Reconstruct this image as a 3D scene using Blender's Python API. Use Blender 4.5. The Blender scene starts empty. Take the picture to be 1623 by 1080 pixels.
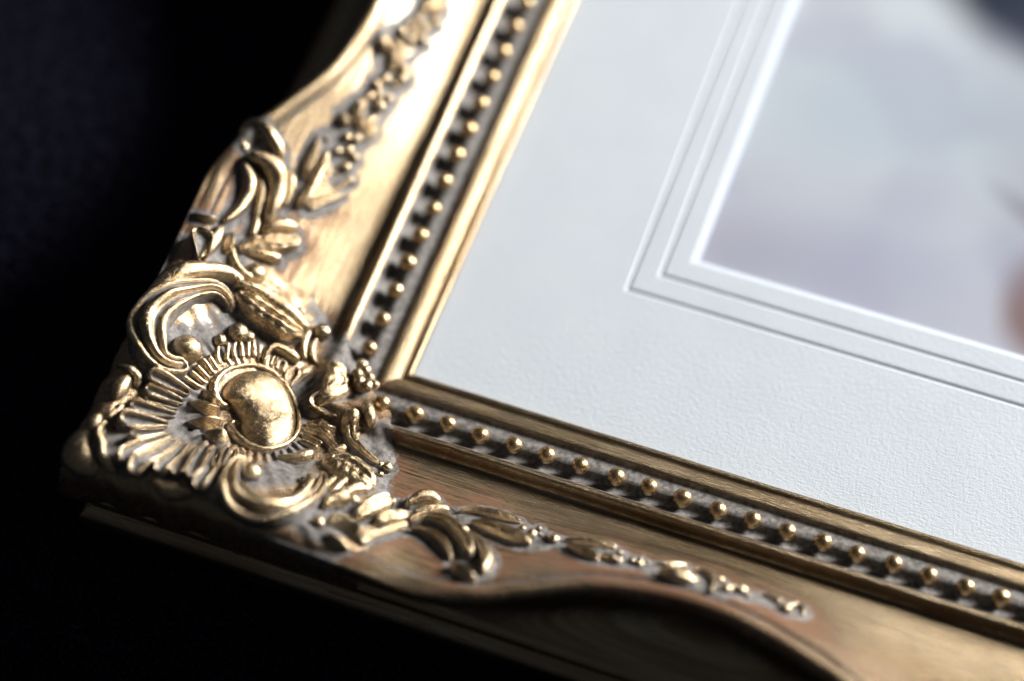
import bpy, math, random
import numpy as np
from mathutils import Matrix, Vector, kdtree

random.seed(7); rng = np.random.default_rng(7)
U = 0.0045                      # one bead pitch of the frame, in metres
scene = bpy.context.scene
COL = scene.collection

# ------------------------------------------------------------------ camera
RC = Matrix(((0.93758595, 0.34561862, -0.03847542), (-0.28579013, 0.82883137, 0.48100162), (0.19813275, -0.43998446, 0.87587504)))
cam_d = bpy.data.cameras.new("camera"); cam = bpy.data.objects.new("camera", cam_d); COL.objects.link(cam)
cam.matrix_world = Matrix.Translation(Vector((15.60615, -27.57878, 59.11600)) * U) @ RC.transposed().to_4x4()
cam_d.sensor_width = 36; cam_d.lens = 3666.0 / 1623 * 36
cam_d.clip_start = 0.01; cam_d.clip_end = 20
cam_d.dof.use_dof = True; cam_d.dof.focus_distance = 64.4 * U
cam_d.dof.aperture_fstop = 5.2
scene.camera = cam

# ------------------------------------------------------------------ light: one window to the upper right, a dim room
world = bpy.data.worlds.new("World"); scene.world = world; world.use_nodes = True
bg = world.node_tree.nodes["Background"]; bg.inputs[0].default_value = (0.80, 0.88, 1.0, 1); bg.inputs[1].default_value = 0.05
def window_light(name, direction, dist, sx, sy, power, color):
    l = bpy.data.lights.new(name, 'AREA'); l.shape = 'RECTANGLE'; l.size = sx; l.size_y = sy; l.energy = power; l.color = color
    o = bpy.data.objects.new(name, l); COL.objects.link(o)
    v = Vector(direction).normalized(); o.location = v * dist
    o.rotation_euler = v.to_track_quat('Z', 'Y').to_euler()
    return o
window_light("window_light", (0.70, 0.65, 0.27), 1.2, 0.32, 0.42, 55, (1.0, 0.975, 0.94))
scene.view_settings.view_transform = 'Standard'; scene.view_settings.look = 'None'
scene.view_settings.exposure = 0.0; scene.view_settings.gamma = 1.0
scene.cycles.sample_clamp_indirect = 8

# ---- the moulding's surface, in bead pitches (1 pitch = U metres) ----
def interp(xs, ys, v): return np.interp(v, xs, ys)
S_K = [-9, -2, 1, 3, 4.6, 6.0, 7.2, 8.4, 9.6, 10.8, 12.2, 14.0, 15.6, 17.4, 20, 40]
D_K = [7.2, 7.22, 7.3, 7.4, 7.05, 6.35, 5.75, 5.45, 5.3, 5.3, 5.5, 6.0, 6.7, 7.3, 7.5, 7.5]
Z_K = [3.35, 3.3, 3.2, 3.1, 3.05, 3.0, 2.95, 2.9, 2.9, 2.9, 2.9, 2.95, 3.05, 3.2, 3.3, 3.3]
_sf = np.linspace(-9, 40, 981)
def _smooth(k):
    v = np.interp(_sf, S_K, k); w = np.hanning(31); w /= w.sum()
    return np.convolve(np.pad(v, 15, mode='edge'), w, mode='valid')
_D, _Z = _smooth(D_K), _smooth(Z_K)
def rim_d(s): return np.interp(s, _sf, _D)
def rim_z(s): return np.interp(s, _sf, _Z)
def scoop(t): return 0.45 * t + 0.80 * t * t - 0.25 * t ** 3      # hollow near the fillet, flatter at the rim
D0, Z0 = 2.42, 0.70
def smax(a, b, k=0.7):
    h = np.clip(0.5 + 0.5 * (a - b) / k, 0, 1); return b * (1 - h) + a * h + k * h * (1 - h)
def base_z(x, y):
    """smooth carrying surface under the applied ornaments"""
    x = np.asarray(x, float); y = np.asarray(y, float)
    d = smax(-x, -y); s = np.maximum(x, y)
    rd, rz = rim_d(s), rim_z(s)
    t = np.clip((d - D0) / (rd - 0.68 - D0), 0, 1.0)
    z = Z0 + (rz - 0.20 - Z0) * scoop(t)
    bump = 0.34 * np.exp(-((d - 2.05) / 0.34) ** 2)
    zin = np.interp(d, [0, .2, .8, 1.4, 2.0, 2.42], [.38, .4, .52, .55, .65, .7])
    z = np.where(d > D0, z, zin) + bump
    return z - 0.75 * np.clip(d - rd + 0.50, 0, 3) ** 1.8
def pad_h(x, y):
    """the cartouche's swelling on the corner"""
    x = np.asarray(x, float); y = np.asarray(y, float)
    a = (-x - y) / 2; b = (x - y) / 2          # along and across the mitre
    r = np.sqrt(((a - 4.7) / 3.6) ** 2 + (b / 4.0) ** 2)
    return 0.55 * np.clip(1.15 - r, 0, 1) ** 0.8
def orn_z(x, y): return base_z(x, y) + pad_h(x, y)
def orn_n(x, y):
    e = 0.34
    gx = (orn_z(x + e, y) - orn_z(x - e, y)) / (2 * e); gy = (orn_z(x, y + e) - orn_z(x, y - e)) / (2 * e)
    gx = np.clip(gx, -1.2, 1.2); gy = np.clip(gy, -1.2, 1.2)
    l = np.sqrt(gx * gx + gy * gy + 1); return np.stack([-gx / l, -gy / l, 1 / l], -1)

# ---- applied ornament: (group, name, profile, height, [(x, y, half width)...]) in bead pitches on the moulding ----
ORN = [
    ('corner', 'scroll', 'multi3', 0.55, [(-5.45, -2.97, 0.244), (-5.76, -3.31, 0.293), (-6.18, -3.36, 0.358), (-6.5, -3.01, 0.407), (-6.69, -2.37, 0.407), (-6.58, -1.67, 0.375), (-6.26, -1.01, 0.31), (-5.81, -0.58, 0.261), (-5.4, -0.58, 0.179), (-5.12, -0.86, 0.081)]),
    ('corner', 'volute', 'ball', 0.62, [(-5.63, -2.6, 0.424)]),
    ('corner', 'scroll_leaf', 'round', 0.42, [(-6.86, -2.63, 0.065), (-6.86, -1.72, 0.179), (-6.65, -0.82, 0.244), (-6.25, -0.24, 0.244), (-5.75, 0.11, 0.228), (-5.17, 0.1, 0.13)]),
    ('corner', 'leaf', 'leafv', 0.62, [(-5.36, -0.28, 0.114), (-4.88, -0.38, 0.277), (-4.26, -0.47, 0.342), (-3.65, -0.51, 0.293), (-3.27, -0.25, 0.114)]),
    ('corner', 'leaf', 'round', 0.66, [(-5.45, -0.04, 0.098), (-4.93, 0.1, 0.212), (-4.34, 0.08, 0.277), (-3.8, -0.05, 0.277), (-3.35, -0.13, 0.163), (-3.13, -0.13, 0.081)]),
    ('corner', 'stem', 'round', 0.4, [(-5.91, 1.05, 0.061), (-5.64, 0.62, 0.106), (-5.28, 0.41, 0.137), (-5.06, 0.54, 0.167)]),
    ('corner', 'bud', 'ball', 0.45, [(-5.07, 0.66, 0.319)]),
    ('corner', 'bud', 'ball', 0.34, [(-3.6, 0.37, 0.155)]),
    ('corner', 'bud', 'ball', 0.48, [(-2.82, 0.06, 0.269)]),
    ('corner', 'stem', 'round', 0.32, [(-3.17, -0.07, 0.098), (-3.16, -0.45, 0.13), (-3.08, -0.77, 0.114), (-2.88, -1.07, 0.049)]),
    ('corner', 'stem', 'round', 0.26, [(-2.88, -0.15, 0.065), (-2.88, -0.53, 0.081), (-2.75, -0.79, 0.073), (-2.51, -0.95, 0.041)]),
    ('corner', 'cabochon_rim', 'round', 0.34, [(-4.1, -3.46, 0.106), (-4.31, -3.5, 0.116), (-4.54, -3.35, 0.125), (-4.68, -3.02, 0.116), (-4.59, -2.56, 0.087), (-4.3, -2.15, 0.072), (-3.93, -1.89, 0.067), (-3.52, -1.84, 0.067), (-3.07, -2.01, 0.067), (-2.68, -2.32, 0.067), (-2.36, -2.73, 0.067), (-2.12, -3.26, 0.077), (-2.1, -3.76, 0.077), (-2.26, -4.17, 0.077), (-2.55, -4.43, 0.077), (-2.97, -4.5, 0.096), (-3.37, -4.38, 0.116), (-3.69, -4.17, 0.116), (-3.81, -3.95, 0.096), (-3.72, -3.78, 0.077)]),
    ('corner', 'cabochon', 'dome', 0.62, [(-3.31, -3.13, 0.0), (-4.32, -3.12, 0.0), (-4.27, -2.67, 0.0), (-3.99, -2.22, 0.0), (-3.59, -2.03, 0.0), (-3.2, -2.11, 0.0), (-2.82, -2.39, 0.0), (-2.49, -2.84, 0.0), (-2.25, -3.45, 0.0), (-2.27, -3.96, 0.0), (-2.52, -4.27, 0.0), (-2.95, -4.27, 0.0), (-3.35, -4.06, 0.0), (-3.66, -3.65, 0.0), (-3.94, -3.43, 0.0), (-4.2, -3.35, 0.0)]),
    ('corner', 'bud', 'ball', 0.36, [(-4.11, -3.47, 0.116)]),
    ('corner', 'bud', 'ball', 0.36, [(-3.68, -3.79, 0.106)]),
    ('corner', 'bud', 'ball', 0.36, [(-4.3, -4.04, 0.144)]),
    ('corner', 'shield_leaf', 'keel', 0.42, [(-4.13, -3.77, 0.193), (-4.61, -3.84, 0.25), (-5.03, -3.97, 0.058)]),
    ('corner', 'shield_leaf', 'keel', 0.42, [(-3.87, -4.14, 0.193), (-4.35, -4.32, 0.27), (-4.86, -4.54, 0.058)]),
    ('corner', 'shield_leaf', 'keel', 0.42, [(-3.48, -4.55, 0.164), (-3.81, -4.68, 0.231), (-4.28, -4.69, 0.067)]),
    ('corner', 'shield_leaf', 'keel', 0.42, [(-4.35, -3.65, 0.144), (-4.63, -3.49, 0.202), (-4.86, -3.37, 0.048)]),
    ('corner', 'shell_flute', 'trough', 0.46, [(-5.06, -3.74, 0.082), (-5.68, -3.82, 0.211), (-6.28, -3.9, 0.247)]),
    ('corner', 'shell_flute', 'trough', 0.46, [(-5.09, -4.05, 0.07), (-5.62, -4.18, 0.153), (-6.16, -4.29, 0.2)]),
    ('corner', 'shell_flute', 'trough', 0.46, [(-5.14, -4.24, 0.059), (-5.61, -4.38, 0.129), (-6.02, -4.49, 0.153)]),
    ('corner', 'shell_flute', 'trough', 0.46, [(-5.12, -4.49, 0.07), (-5.71, -4.74, 0.164), (-6.3, -4.92, 0.2)]),
    ('corner', 'shell_flute', 'trough', 0.46, [(-5.16, -4.89, 0.07), (-5.78, -5.18, 0.235), (-6.39, -5.51, 0.341)]),
    ('corner', 'shell_flute', 'trough', 0.46, [(-5.11, -5.12, 0.07), (-5.48, -5.65, 0.223), (-5.87, -5.97, 0.27)]),
    ('corner', 'shell_flute', 'trough', 0.46, [(-4.93, -5.19, 0.07), (-5.23, -6.09, 0.2), (-5.58, -6.72, 0.27)]),
    ('corner', 'shell_flute', 'trough', 0.46, [(-4.64, -5.23, 0.07), (-4.76, -6.18, 0.2), (-5.19, -6.85, 0.258)]),
    ('corner', 'shell_flute', 'trough', 0.46, [(-4.37, -5.23, 0.07), (-4.36, -6.04, 0.188), (-4.42, -6.75, 0.235)]),
    ('corner', 'shell_flute', 'trough', 0.46, [(-4.11, -5.24, 0.059), (-4.05, -5.94, 0.164), (-4.0, -6.65, 0.211)]),
    ('corner', 'shell_flute', 'trough', 0.46, [(-3.9, -5.12, 0.07), (-3.75, -5.85, 0.211), (-3.53, -6.62, 0.258)]),
    ('corner', 'shell_flute', 'trough', 0.46, [(-3.64, -5.04, 0.07), (-3.42, -5.65, 0.188), (-3.29, -6.31, 0.223), (-3.3, -6.78, 0.2)]),
    ('corner', 'shell_flute', 'trough', 0.46, [(-3.41, -4.83, 0.07), (-3.31, -5.44, 0.153), (-3.2, -5.96, 0.176)]),
    ('corner', 'shell_rim', 'round', 0.5, [(-6.93, -3.97, 0.048), (-6.6, -3.97, 0.106), (-6.31, -4.06, 0.116), (-6.24, -4.39, 0.077)]),
    ('corner', 'shell_rim', 'round', 0.42, [(-6.38, -4.94, 0.096), (-6.36, -5.14, 0.087), (-6.47, -5.46, 0.096), (-6.53, -5.6, 0.058)]),
    ('corner', 'shell_rim', 'round', 0.5, [(-6.49, -5.59, 0.058), (-6.58, -5.97, 0.116), (-6.32, -6.29, 0.125), (-6.12, -6.62, 0.135), (-5.78, -6.81, 0.125), (-5.53, -6.88, 0.058)]),
    ('corner', 'shell_rim', 'round', 0.45, [(-4.6, -6.76, 0.058), (-4.38, -6.85, 0.125), (-4.02, -6.87, 0.125), (-3.72, -6.83, 0.135), (-3.34, -6.79, 0.116)]),
    ('corner', 'shell_back', 'round', 0.22, [(-6.79, -5.89, 0.144), (-6.97, -6.34, 0.385), (-6.9, -6.69, 0.433), (-6.51, -6.91, 0.337), (-6.03, -6.98, 0.116)]),
    ('corner', 'shell_back', 'round', 0.22, [(-6.48, -4.12, 0.096), (-6.58, -4.47, 0.241), (-6.58, -4.77, 0.193), (-6.56, -5.01, 0.077)]),
    ('corner', 'shell_back', 'round', 0.22, [(-4.52, -6.8, 0.077), (-4.12, -6.9, 0.212), (-3.78, -6.87, 0.212), (-3.44, -6.83, 0.077)]),
    ('corner', 'shell_back', 'round', 0.22, [(-6.72, -5.45, 0.077), (-6.77, -5.74, 0.193), (-6.71, -6.06, 0.096)]),
    ('corner', 'rib', 'round', 0.22, [(-4.77, -2.83, 0.084), (-5.0, -2.69, 0.084), (-5.24, -2.55, 0.072)]),
    ('corner', 'rib', 'round', 0.22, [(-4.81, -3.03, 0.084), (-5.05, -2.93, 0.084), (-5.29, -2.83, 0.072)]),
    ('corner', 'rib', 'round', 0.22, [(-4.84, -3.21, 0.084), (-5.11, -3.14, 0.084), (-5.37, -3.08, 0.072)]),
    ('corner', 'rib', 'round', 0.22, [(-4.89, -3.4, 0.084), (-5.17, -3.37, 0.084), (-5.45, -3.35, 0.072)]),
    ('corner', 'rib', 'round', 0.22, [(-4.74, -2.65, 0.084), (-4.94, -2.51, 0.084), (-5.14, -2.37, 0.072)]),
    ('corner', 'rib', 'round', 0.4, [(-4.78, -2.45, 0.066), (-4.93, -2.22, 0.066), (-5.02, -1.93, 0.066)]),
    ('corner', 'rib', 'round', 0.4, [(-4.67, -2.26, 0.066), (-4.75, -1.97, 0.066), (-4.86, -1.69, 0.066)]),
    ('corner', 'rib', 'round', 0.4, [(-4.51, -2.08, 0.066), (-4.63, -1.87, 0.066), (-4.69, -1.64, 0.066), (-4.65, -1.51, 0.066), (-4.55, -1.55, 0.066), (-4.44, -1.73, 0.066), (-4.35, -1.93, 0.066)]),
    ('corner', 'rib', 'round', 0.4, [(-4.24, -1.83, 0.066), (-4.33, -1.59, 0.066), (-4.42, -1.33, 0.066)]),
    ('corner', 'rib', 'round', 0.4, [(-4.09, -1.72, 0.066), (-4.21, -1.45, 0.066), (-4.35, -1.19, 0.066)]),
    ('corner', 'bud', 'ball', 0.5, [(-4.74, -1.29, 0.299)]),
    ('corner', 'bud', 'ball', 0.42, [(-4.46, -1.22, 0.193)]),
    ('corner', 'bud', 'ball', 0.4, [(-5.03, -1.79, 0.202)]),
    ('corner', 'leaf', 'round', 0.42, [(-3.82, -1.75, 0.048), (-3.89, -1.45, 0.077), (-3.8, -1.13, 0.116), (-3.52, -1.08, 0.144), (-3.24, -1.11, 0.154), (-3.02, -1.22, 0.067)]),
    ('corner', 'rib', 'round', 0.28, [(-3.63, -1.71, 0.054), (-3.67, -1.51, 0.054), (-3.68, -1.33, 0.054)]),
    ('corner', 'rib', 'round', 0.28, [(-3.45, -1.75, 0.054), (-3.5, -1.51, 0.054), (-3.47, -1.33, 0.054), (-3.35, -1.35, 0.054), (-3.3, -1.54, 0.054), (-3.3, -1.73, 0.054)]),
    ('corner', 'rib', 'round', 0.28, [(-3.16, -1.91, 0.054), (-3.19, -1.63, 0.054), (-3.11, -1.39, 0.054), (-2.97, -1.36, 0.054), (-2.88, -1.52, 0.054), (-2.91, -1.78, 0.054), (-2.95, -2.0, 0.054)]),
    ('corner', 'leaf', 'keel', 0.42, [(-1.93, -1.84, 0.039), (-2.11, -2.1, 0.144), (-2.05, -2.3, 0.144), (-1.74, -2.39, 0.106), (-1.32, -2.35, 0.048)]),
    ('corner', 'leaf', 'leafv', 0.3, [(-2.14, -0.96, 0.144), (-1.86, -1.17, 0.289), (-1.72, -1.58, 0.337), (-1.88, -2.04, 0.193), (-2.08, -2.26, 0.077)]),
    ('corner', 'leaf', 'keel', 0.3, [(-1.68, -2.51, 0.039), (-1.67, -2.75, 0.106), (-1.46, -2.81, 0.096), (-1.23, -2.76, 0.039)]),
    ('corner', 'rib', 'round', 0.2, [(-2.04, -3.16, 0.078), (-1.61, -3.13, 0.078), (-1.18, -3.27, 0.078)]),
    ('corner', 'rib', 'round', 0.2, [(-1.99, -3.36, 0.078), (-1.62, -3.41, 0.078), (-1.27, -3.49, 0.078)]),
    ('corner', 'rib', 'round', 0.2, [(-1.93, -3.61, 0.078), (-1.6, -3.64, 0.078), (-1.31, -3.68, 0.078)]),
    ('corner', 'rib', 'round', 0.2, [(-2.07, -2.94, 0.078), (-1.61, -2.94, 0.078), (-1.26, -3.02, 0.078)]),
    ('corner', 'rib', 'round', 0.2, [(-3.52, -4.93, 0.078), (-3.42, -5.24, 0.078), (-3.27, -5.63, 0.078)]),
    ('corner', 'rib', 'round', 0.2, [(-3.2, -4.73, 0.078), (-3.11, -4.98, 0.078), (-2.96, -5.34, 0.078)]),
    ('corner', 'rib', 'round', 0.2, [(-3.0, -4.73, 0.078), (-2.91, -4.97, 0.078), (-2.75, -5.32, 0.078)]),
    ('corner', 'leaf', 'round', 0.36, [(-1.1, -3.63, 0.067), (-0.86, -3.57, 0.116), (-0.7, -3.41, 0.135), (-0.63, -3.31, 0.067)]),
    ('corner', 'leaf', 'round', 0.42, [(-2.15, -4.59, 0.048), (-1.78, -4.44, 0.106), (-1.48, -4.22, 0.164), (-1.31, -3.95, 0.125)]),
    ('corner', 'rosette', 'ball', 0.5, [(-1.2, -0.95, 0.352)]),
    ('corner', 'petal', 'ball', 0.3, [(-1.5, -0.61, 0.193)]),
    ('corner', 'petal', 'ball', 0.3, [(-1.5, -0.95, 0.178)]),
    ('corner', 'petal', 'ball', 0.3, [(-1.27, -1.18, 0.178)]),
    ('corner', 'petal', 'ball', 0.3, [(-0.96, -1.25, 0.185)]),
    ('corner', 'petal', 'ball', 0.3, [(-0.78, -1.09, 0.148)]),
    ('corner', 'petal', 'ball', 0.3, [(-1.23, -0.73, 0.17)]),
    ('corner', 'petal', 'ball', 0.3, [(-1.01, -0.92, 0.148)]),
    ('corner', 'leaf', 'leafv', 0.24, [(-2.25, -1.01, 0.099), (-1.95, -0.97, 0.217), (-1.73, -1.15, 0.286), (-1.67, -1.62, 0.296), (-1.81, -2.04, 0.099)]),
    ('corner', 'bud', 'round', 0.6, [(-0.82, -1.71, 0.118), (-0.58, -1.96, 0.177), (-0.4, -2.16, 0.177), (-0.29, -2.38, 0.099)]),
    ('corner', 'leaf', 'leafv', 0.34, [(-0.66, -2.09, 0.148), (-0.86, -2.32, 0.296), (-0.87, -2.59, 0.246), (-0.76, -2.9, 0.148)]),
    ('corner', 'scroll', 'multi2', 0.32, [(-0.72, -2.31, 0.148), (-0.82, -2.61, 0.177), (-0.63, -3.03, 0.168), (-0.26, -3.29, 0.138), (0.12, -3.43, 0.108), (0.38, -3.49, 0.079)]),
    ('corner', 'stem', 'round', 0.34, [(-0.58, -2.31, 0.049), (-0.62, -2.59, 0.064), (-0.51, -2.9, 0.064), (-0.22, -3.18, 0.059), (0.2, -3.39, 0.044)]),
    ('corner', 'bud', 'ball', 0.42, [(0.61, -3.42, 0.168)]),
    ('corner', 'bud', 'ball', 0.38, [(0.4, -3.42, 0.138)]),
    ('corner', 'bud', 'ball', 0.25, [(0.54, -3.74, 0.108)]),
    ('corner', 'leaf', 'keel', 0.3, [(-1.68, -2.64, 0.049), (-1.5, -2.87, 0.118), (-1.27, -2.82, 0.099), (-1.17, -2.71, 0.039)]),
    ('corner', 'scroll', 'multi2', 0.25, [(-1.56, -3.21, 0.069), (-1.21, -3.36, 0.118), (-0.83, -3.57, 0.118), (-0.47, -3.86, 0.069)]),
    ('corner', 'scroll', 'multi2', 0.55, [(-2.59, -5.28, 0.097), (-2.84, -5.48, 0.179), (-2.76, -6.07, 0.248), (-2.43, -6.58, 0.262), (-1.94, -6.75, 0.262), (-1.3, -6.73, 0.248), (-0.76, -6.41, 0.235), (-0.53, -5.77, 0.207), (-0.56, -5.13, 0.179), (-0.77, -4.64, 0.097)]),
    ('corner', 'scroll', 'round', 0.42, [(-2.46, -5.98, 0.069), (-1.97, -6.37, 0.124), (-1.46, -6.4, 0.138), (-1.04, -6.12, 0.138), (-0.86, -5.62, 0.138), (-0.91, -5.02, 0.138), (-1.14, -4.81, 0.083)]),
    ('corner', 'volute', 'ball', 0.62, [(-2.4, -5.53, 0.304)]),
    ('corner', 'bud', 'ball', 0.4, [(-1.08, -5.04, 0.152)]),
    ('corner', 'leaf', 'leafv', 0.42, [(-1.06, -4.19, 0.166), (-0.67, -4.07, 0.345), (-0.14, -4.11, 0.414), (0.33, -4.28, 0.317), (0.7, -4.41, 0.097)]),
    ('corner', 'rib', 'round', 0.45, [(-0.43, -4.49, 0.086), (-0.48, -4.98, 0.138), (-0.51, -5.56, 0.086)]),
    ('corner', 'rib', 'round', 0.48, [(-0.11, -4.22, 0.086), (-0.19, -4.87, 0.155), (-0.26, -5.57, 0.086)]),
    ('corner', 'leaf', 'round', 0.42, [(-0.18, -5.86, 0.069), (-0.09, -5.54, 0.193), (0.11, -5.31, 0.248), (0.32, -5.09, 0.152)]),
    ('corner', 'bud', 'ball', 0.45, [(0.33, -5.07, 0.186)]),
    ('corner', 'leaf', 'leafv', 0.42, [(0.05, -5.05, 0.069), (0.25, -4.68, 0.138), (0.63, -4.4, 0.083)]),
    ('corner', 'leaf', 'leafv', 0.45, [(0.72, -5.86, 0.097), (0.85, -5.42, 0.248), (1.07, -4.94, 0.304), (1.34, -4.62, 0.166)]),
    ('corner', 'bud', 'ball', 0.5, [(1.23, -4.58, 0.152)]),
    ('corner', 'leaf', 'leafv', 0.4, [(1.23, -5.71, 0.069), (1.4, -5.4, 0.193), (1.73, -5.16, 0.179), (1.93, -4.9, 0.069)]),
    ('corner', 'leaf', 'round', 0.55, [(1.64, -4.59, 0.069), (1.85, -4.26, 0.179), (2.15, -4.08, 0.193), (2.52, -4.11, 0.097)]),
    ('corner', 'leaf', 'round', 0.48, [(1.9, -4.81, 0.055), (2.27, -4.5, 0.138), (2.57, -4.31, 0.152), (2.85, -4.29, 0.069)]),
    ('corner', 'bud', 'ball', 0.42, [(1.79, -4.95, 0.124)]),
    ('corner', 'bud', 'ball', 0.42, [(1.22, -5.48, 0.11)]),
    ('corner', 'bud', 'ball', 0.5, [(-0.03, -6.35, 0.193)]),
    ('corner', 'bud', 'ball', 0.55, [(1.21, -6.37, 0.193)]),
    ('corner', 'leaf', 'keel', 0.5, [(0.04, -6.31, 0.097), (0.44, -6.11, 0.179), (0.85, -6.14, 0.193), (1.2, -6.36, 0.152)]),
    ('corner', 'rib', 'round', 0.3, [(0.33, -6.61, 0.052), (0.68, -6.66, 0.115), (1.05, -6.78, 0.052)]),
    ('corner', 'leaf', 'keel', 0.42, [(1.28, -6.41, 0.05), (1.46, -5.92, 0.101), (1.74, -5.53, 0.117), (2.07, -5.24, 0.092)]),
    ('corner', 'acanthus_leaf', 'multi2', 0.55, [(1.99, -5.22, 0.059), (2.31, -4.9, 0.159), (2.79, -4.86, 0.218), (3.3, -5.07, 0.243), (3.75, -5.39, 0.226), (4.06, -5.72, 0.109)]),
    ('corner', 'acanthus_leaf', 'multi2', 0.35, [(2.12, -5.36, 0.05), (2.47, -5.29, 0.109), (2.88, -5.37, 0.142), (3.3, -5.63, 0.126), (3.59, -5.96, 0.05)]),
    ('corner', 'acanthus_leaf', 'round', 0.5, [(3.55, -4.77, 0.05), (3.94, -5.06, 0.126), (4.29, -5.36, 0.176), (4.52, -5.73, 0.176), (4.58, -6.18, 0.067)]),
    ('corner', 'acanthus_leaf', 'keel', 0.45, [(3.61, -6.16, 0.059), (3.88, -6.28, 0.142), (4.2, -6.31, 0.168), (4.51, -6.44, 0.084)]),
    ('corner', 'bud', 'ball', 0.5, [(3.43, -4.72, 0.159)]),
    ('corner', 'acanthus_leaf', 'round', 0.55, [(-6.73, 4.09, 0.091), (-6.9, 4.58, 0.129), (-6.74, 4.95, 0.152), (-6.25, 4.83, 0.182), (-5.95, 4.56, 0.182), (-5.76, 4.18, 0.076)]),
    ('corner', 'bud', 'ball', 0.42, [(-6.74, 4.12, 0.182)]),
    ('corner', 'acanthus_leaf', 'round', 0.6, [(-6.55, 3.77, 0.106), (-6.24, 3.96, 0.243), (-5.83, 3.87, 0.304), (-5.55, 3.41, 0.258), (-5.48, 2.78, 0.197), (-5.47, 2.25, 0.076)]),
    ('corner', 'acanthus_leaf', 'round', 0.45, [(-6.3, 3.61, 0.061), (-6.02, 3.37, 0.114), (-5.82, 2.93, 0.114), (-5.71, 2.3, 0.061)]),
    ('corner', 'acanthus_leaf', 'round', 0.5, [(-6.58, 3.65, 0.076), (-6.33, 3.36, 0.152), (-6.17, 2.89, 0.167), (-6.18, 2.27, 0.137), (-6.36, 1.62, 0.061)]),
    ('corner', 'leaf', 'round', 0.35, [(-5.58, 4.23, 0.061), (-5.35, 3.99, 0.129), (-5.24, 3.57, 0.122), (-5.2, 3.09, 0.061)]),
    ('corner', 'bud', 'trough', 0.42, [(-6.35, 0.0, 0.091), (-6.47, 0.36, 0.197), (-6.67, 0.97, 0.273)]),
    ('corner', 'leaf', 'round', 0.42, [(-6.37, 1.46, 0.076), (-6.35, 1.14, 0.152), (-6.33, 0.67, 0.152), (-6.4, 0.05, 0.061)]),
    ('corner', 'leaf', 'keel', 0.3, [(-7.3, 1.49, 0.076), (-6.86, 1.43, 0.122), (-6.48, 1.55, 0.076)]),
    ('corner', 'leaf', 'round', 0.5, [(-5.44, 1.97, 0.076), (-5.25, 2.29, 0.182), (-4.94, 2.56, 0.228), (-4.6, 2.5, 0.152)]),
    ('corner', 'leaf', 'leafv', 0.48, [(-5.69, 1.01, 0.091), (-5.42, 1.5, 0.228), (-5.01, 1.86, 0.273), (-4.66, 2.21, 0.228), (-4.57, 2.49, 0.091)]),
    ('corner', 'leaf', 'round', 0.42, [(-5.48, 1.13, 0.061), (-5.16, 1.35, 0.137), (-4.8, 1.47, 0.152), (-4.62, 1.47, 0.061)]),
    ('corner', 'leaf', 'keel', 0.38, [(-6.1, 1.48, 0.061), (-5.96, 1.11, 0.167), (-5.9, 0.68, 0.106)]),
    ('corner', 'stem', 'round', 0.35, [(-5.73, 2.42, 0.061), (-5.63, 2.14, 0.091), (-5.59, 1.72, 0.076)]),
    ('bottom', 'leaf', 'leafv', 0.3, [(3.01, -4.11, 0.052), (3.41, -3.9, 0.104), (3.93, -3.84, 0.126), (4.4, -3.81, 0.111), (4.75, -3.81, 0.052)]),
    ('bottom', 'leaf', 'leafv', 0.42, [(3.45, -4.4, 0.052), (3.95, -4.38, 0.163), (4.51, -4.43, 0.2), (5.01, -4.5, 0.163), (5.33, -4.56, 0.052)]),
    ('bottom', 'berry', 'ball', 0.4, [(4.85, -4.0, 0.106)]),
    ('bottom', 'berry', 'ball', 0.4, [(5.18, -4.15, 0.17)]),
    ('bottom', 'berry', 'ball', 0.4, [(5.27, -3.84, 0.094)]),
    ('bottom', 'berry', 'ball', 0.4, [(5.36, -4.05, 0.094)]),
    ('bottom', 'berry', 'ball', 0.4, [(5.81, -4.13, 0.17)]),
    ('bottom', 'berry', 'ball', 0.4, [(5.61, -4.1, 0.102)]),
    ('bottom', 'leaf', 'leafv', 0.32, [(6.04, -4.03, 0.037), (6.48, -3.95, 0.089), (7.02, -3.87, 0.104), (7.5, -3.82, 0.052)]),
    ('bottom', 'leaf', 'leafv', 0.36, [(6.19, -4.25, 0.044), (6.63, -4.37, 0.118), (7.03, -4.46, 0.133), (7.27, -4.58, 0.044)]),
    ('bottom', 'leaf', 'round', 0.36, [(7.23, -4.37, 0.037), (7.47, -4.39, 0.089), (7.72, -4.46, 0.111)]),
    ('bottom', 'berry', 'ball', 0.4, [(7.65, -4.03, 0.128)]),
    ('bottom', 'berry', 'ball', 0.4, [(7.72, -4.45, 0.153)]),
    ('bottom', 'berry', 'ball', 0.36, [(8.07, -4.22, 0.125)]),
    ('bottom', 'berry', 'ball', 0.36, [(8.28, -4.29, 0.145)]),
    ('bottom', 'berry', 'ball', 0.36, [(8.49, -4.15, 0.087)]),
    ('bottom', 'berry', 'ball', 0.36, [(8.23, -3.98, 0.087)]),
    ('bottom', 'leaf', 'leafv', 0.3, [(8.68, -4.04, 0.034), (9.03, -3.97, 0.075), (9.46, -3.69, 0.042)]),
    ('bottom', 'leaf', 'leafv', 0.4, [(8.85, -4.47, 0.05), (9.19, -4.51, 0.151), (9.58, -4.47, 0.184), (9.98, -4.48, 0.059)]),
    ('bottom', 'leaf', 'round', 0.36, [(9.6, -3.91, 0.034), (9.87, -3.82, 0.084), (10.16, -3.93, 0.101), (10.34, -4.28, 0.092), (10.37, -4.68, 0.067)]),
    ('bottom', 'berry', 'ball', 0.4, [(10.43, -3.92, 0.135)]),
    ('bottom', 'berry', 'ball', 0.4, [(10.7, -4.29, 0.183)]),
    ('bottom', 'berry', 'ball', 0.4, [(11.05, -4.13, 0.193)]),
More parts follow.
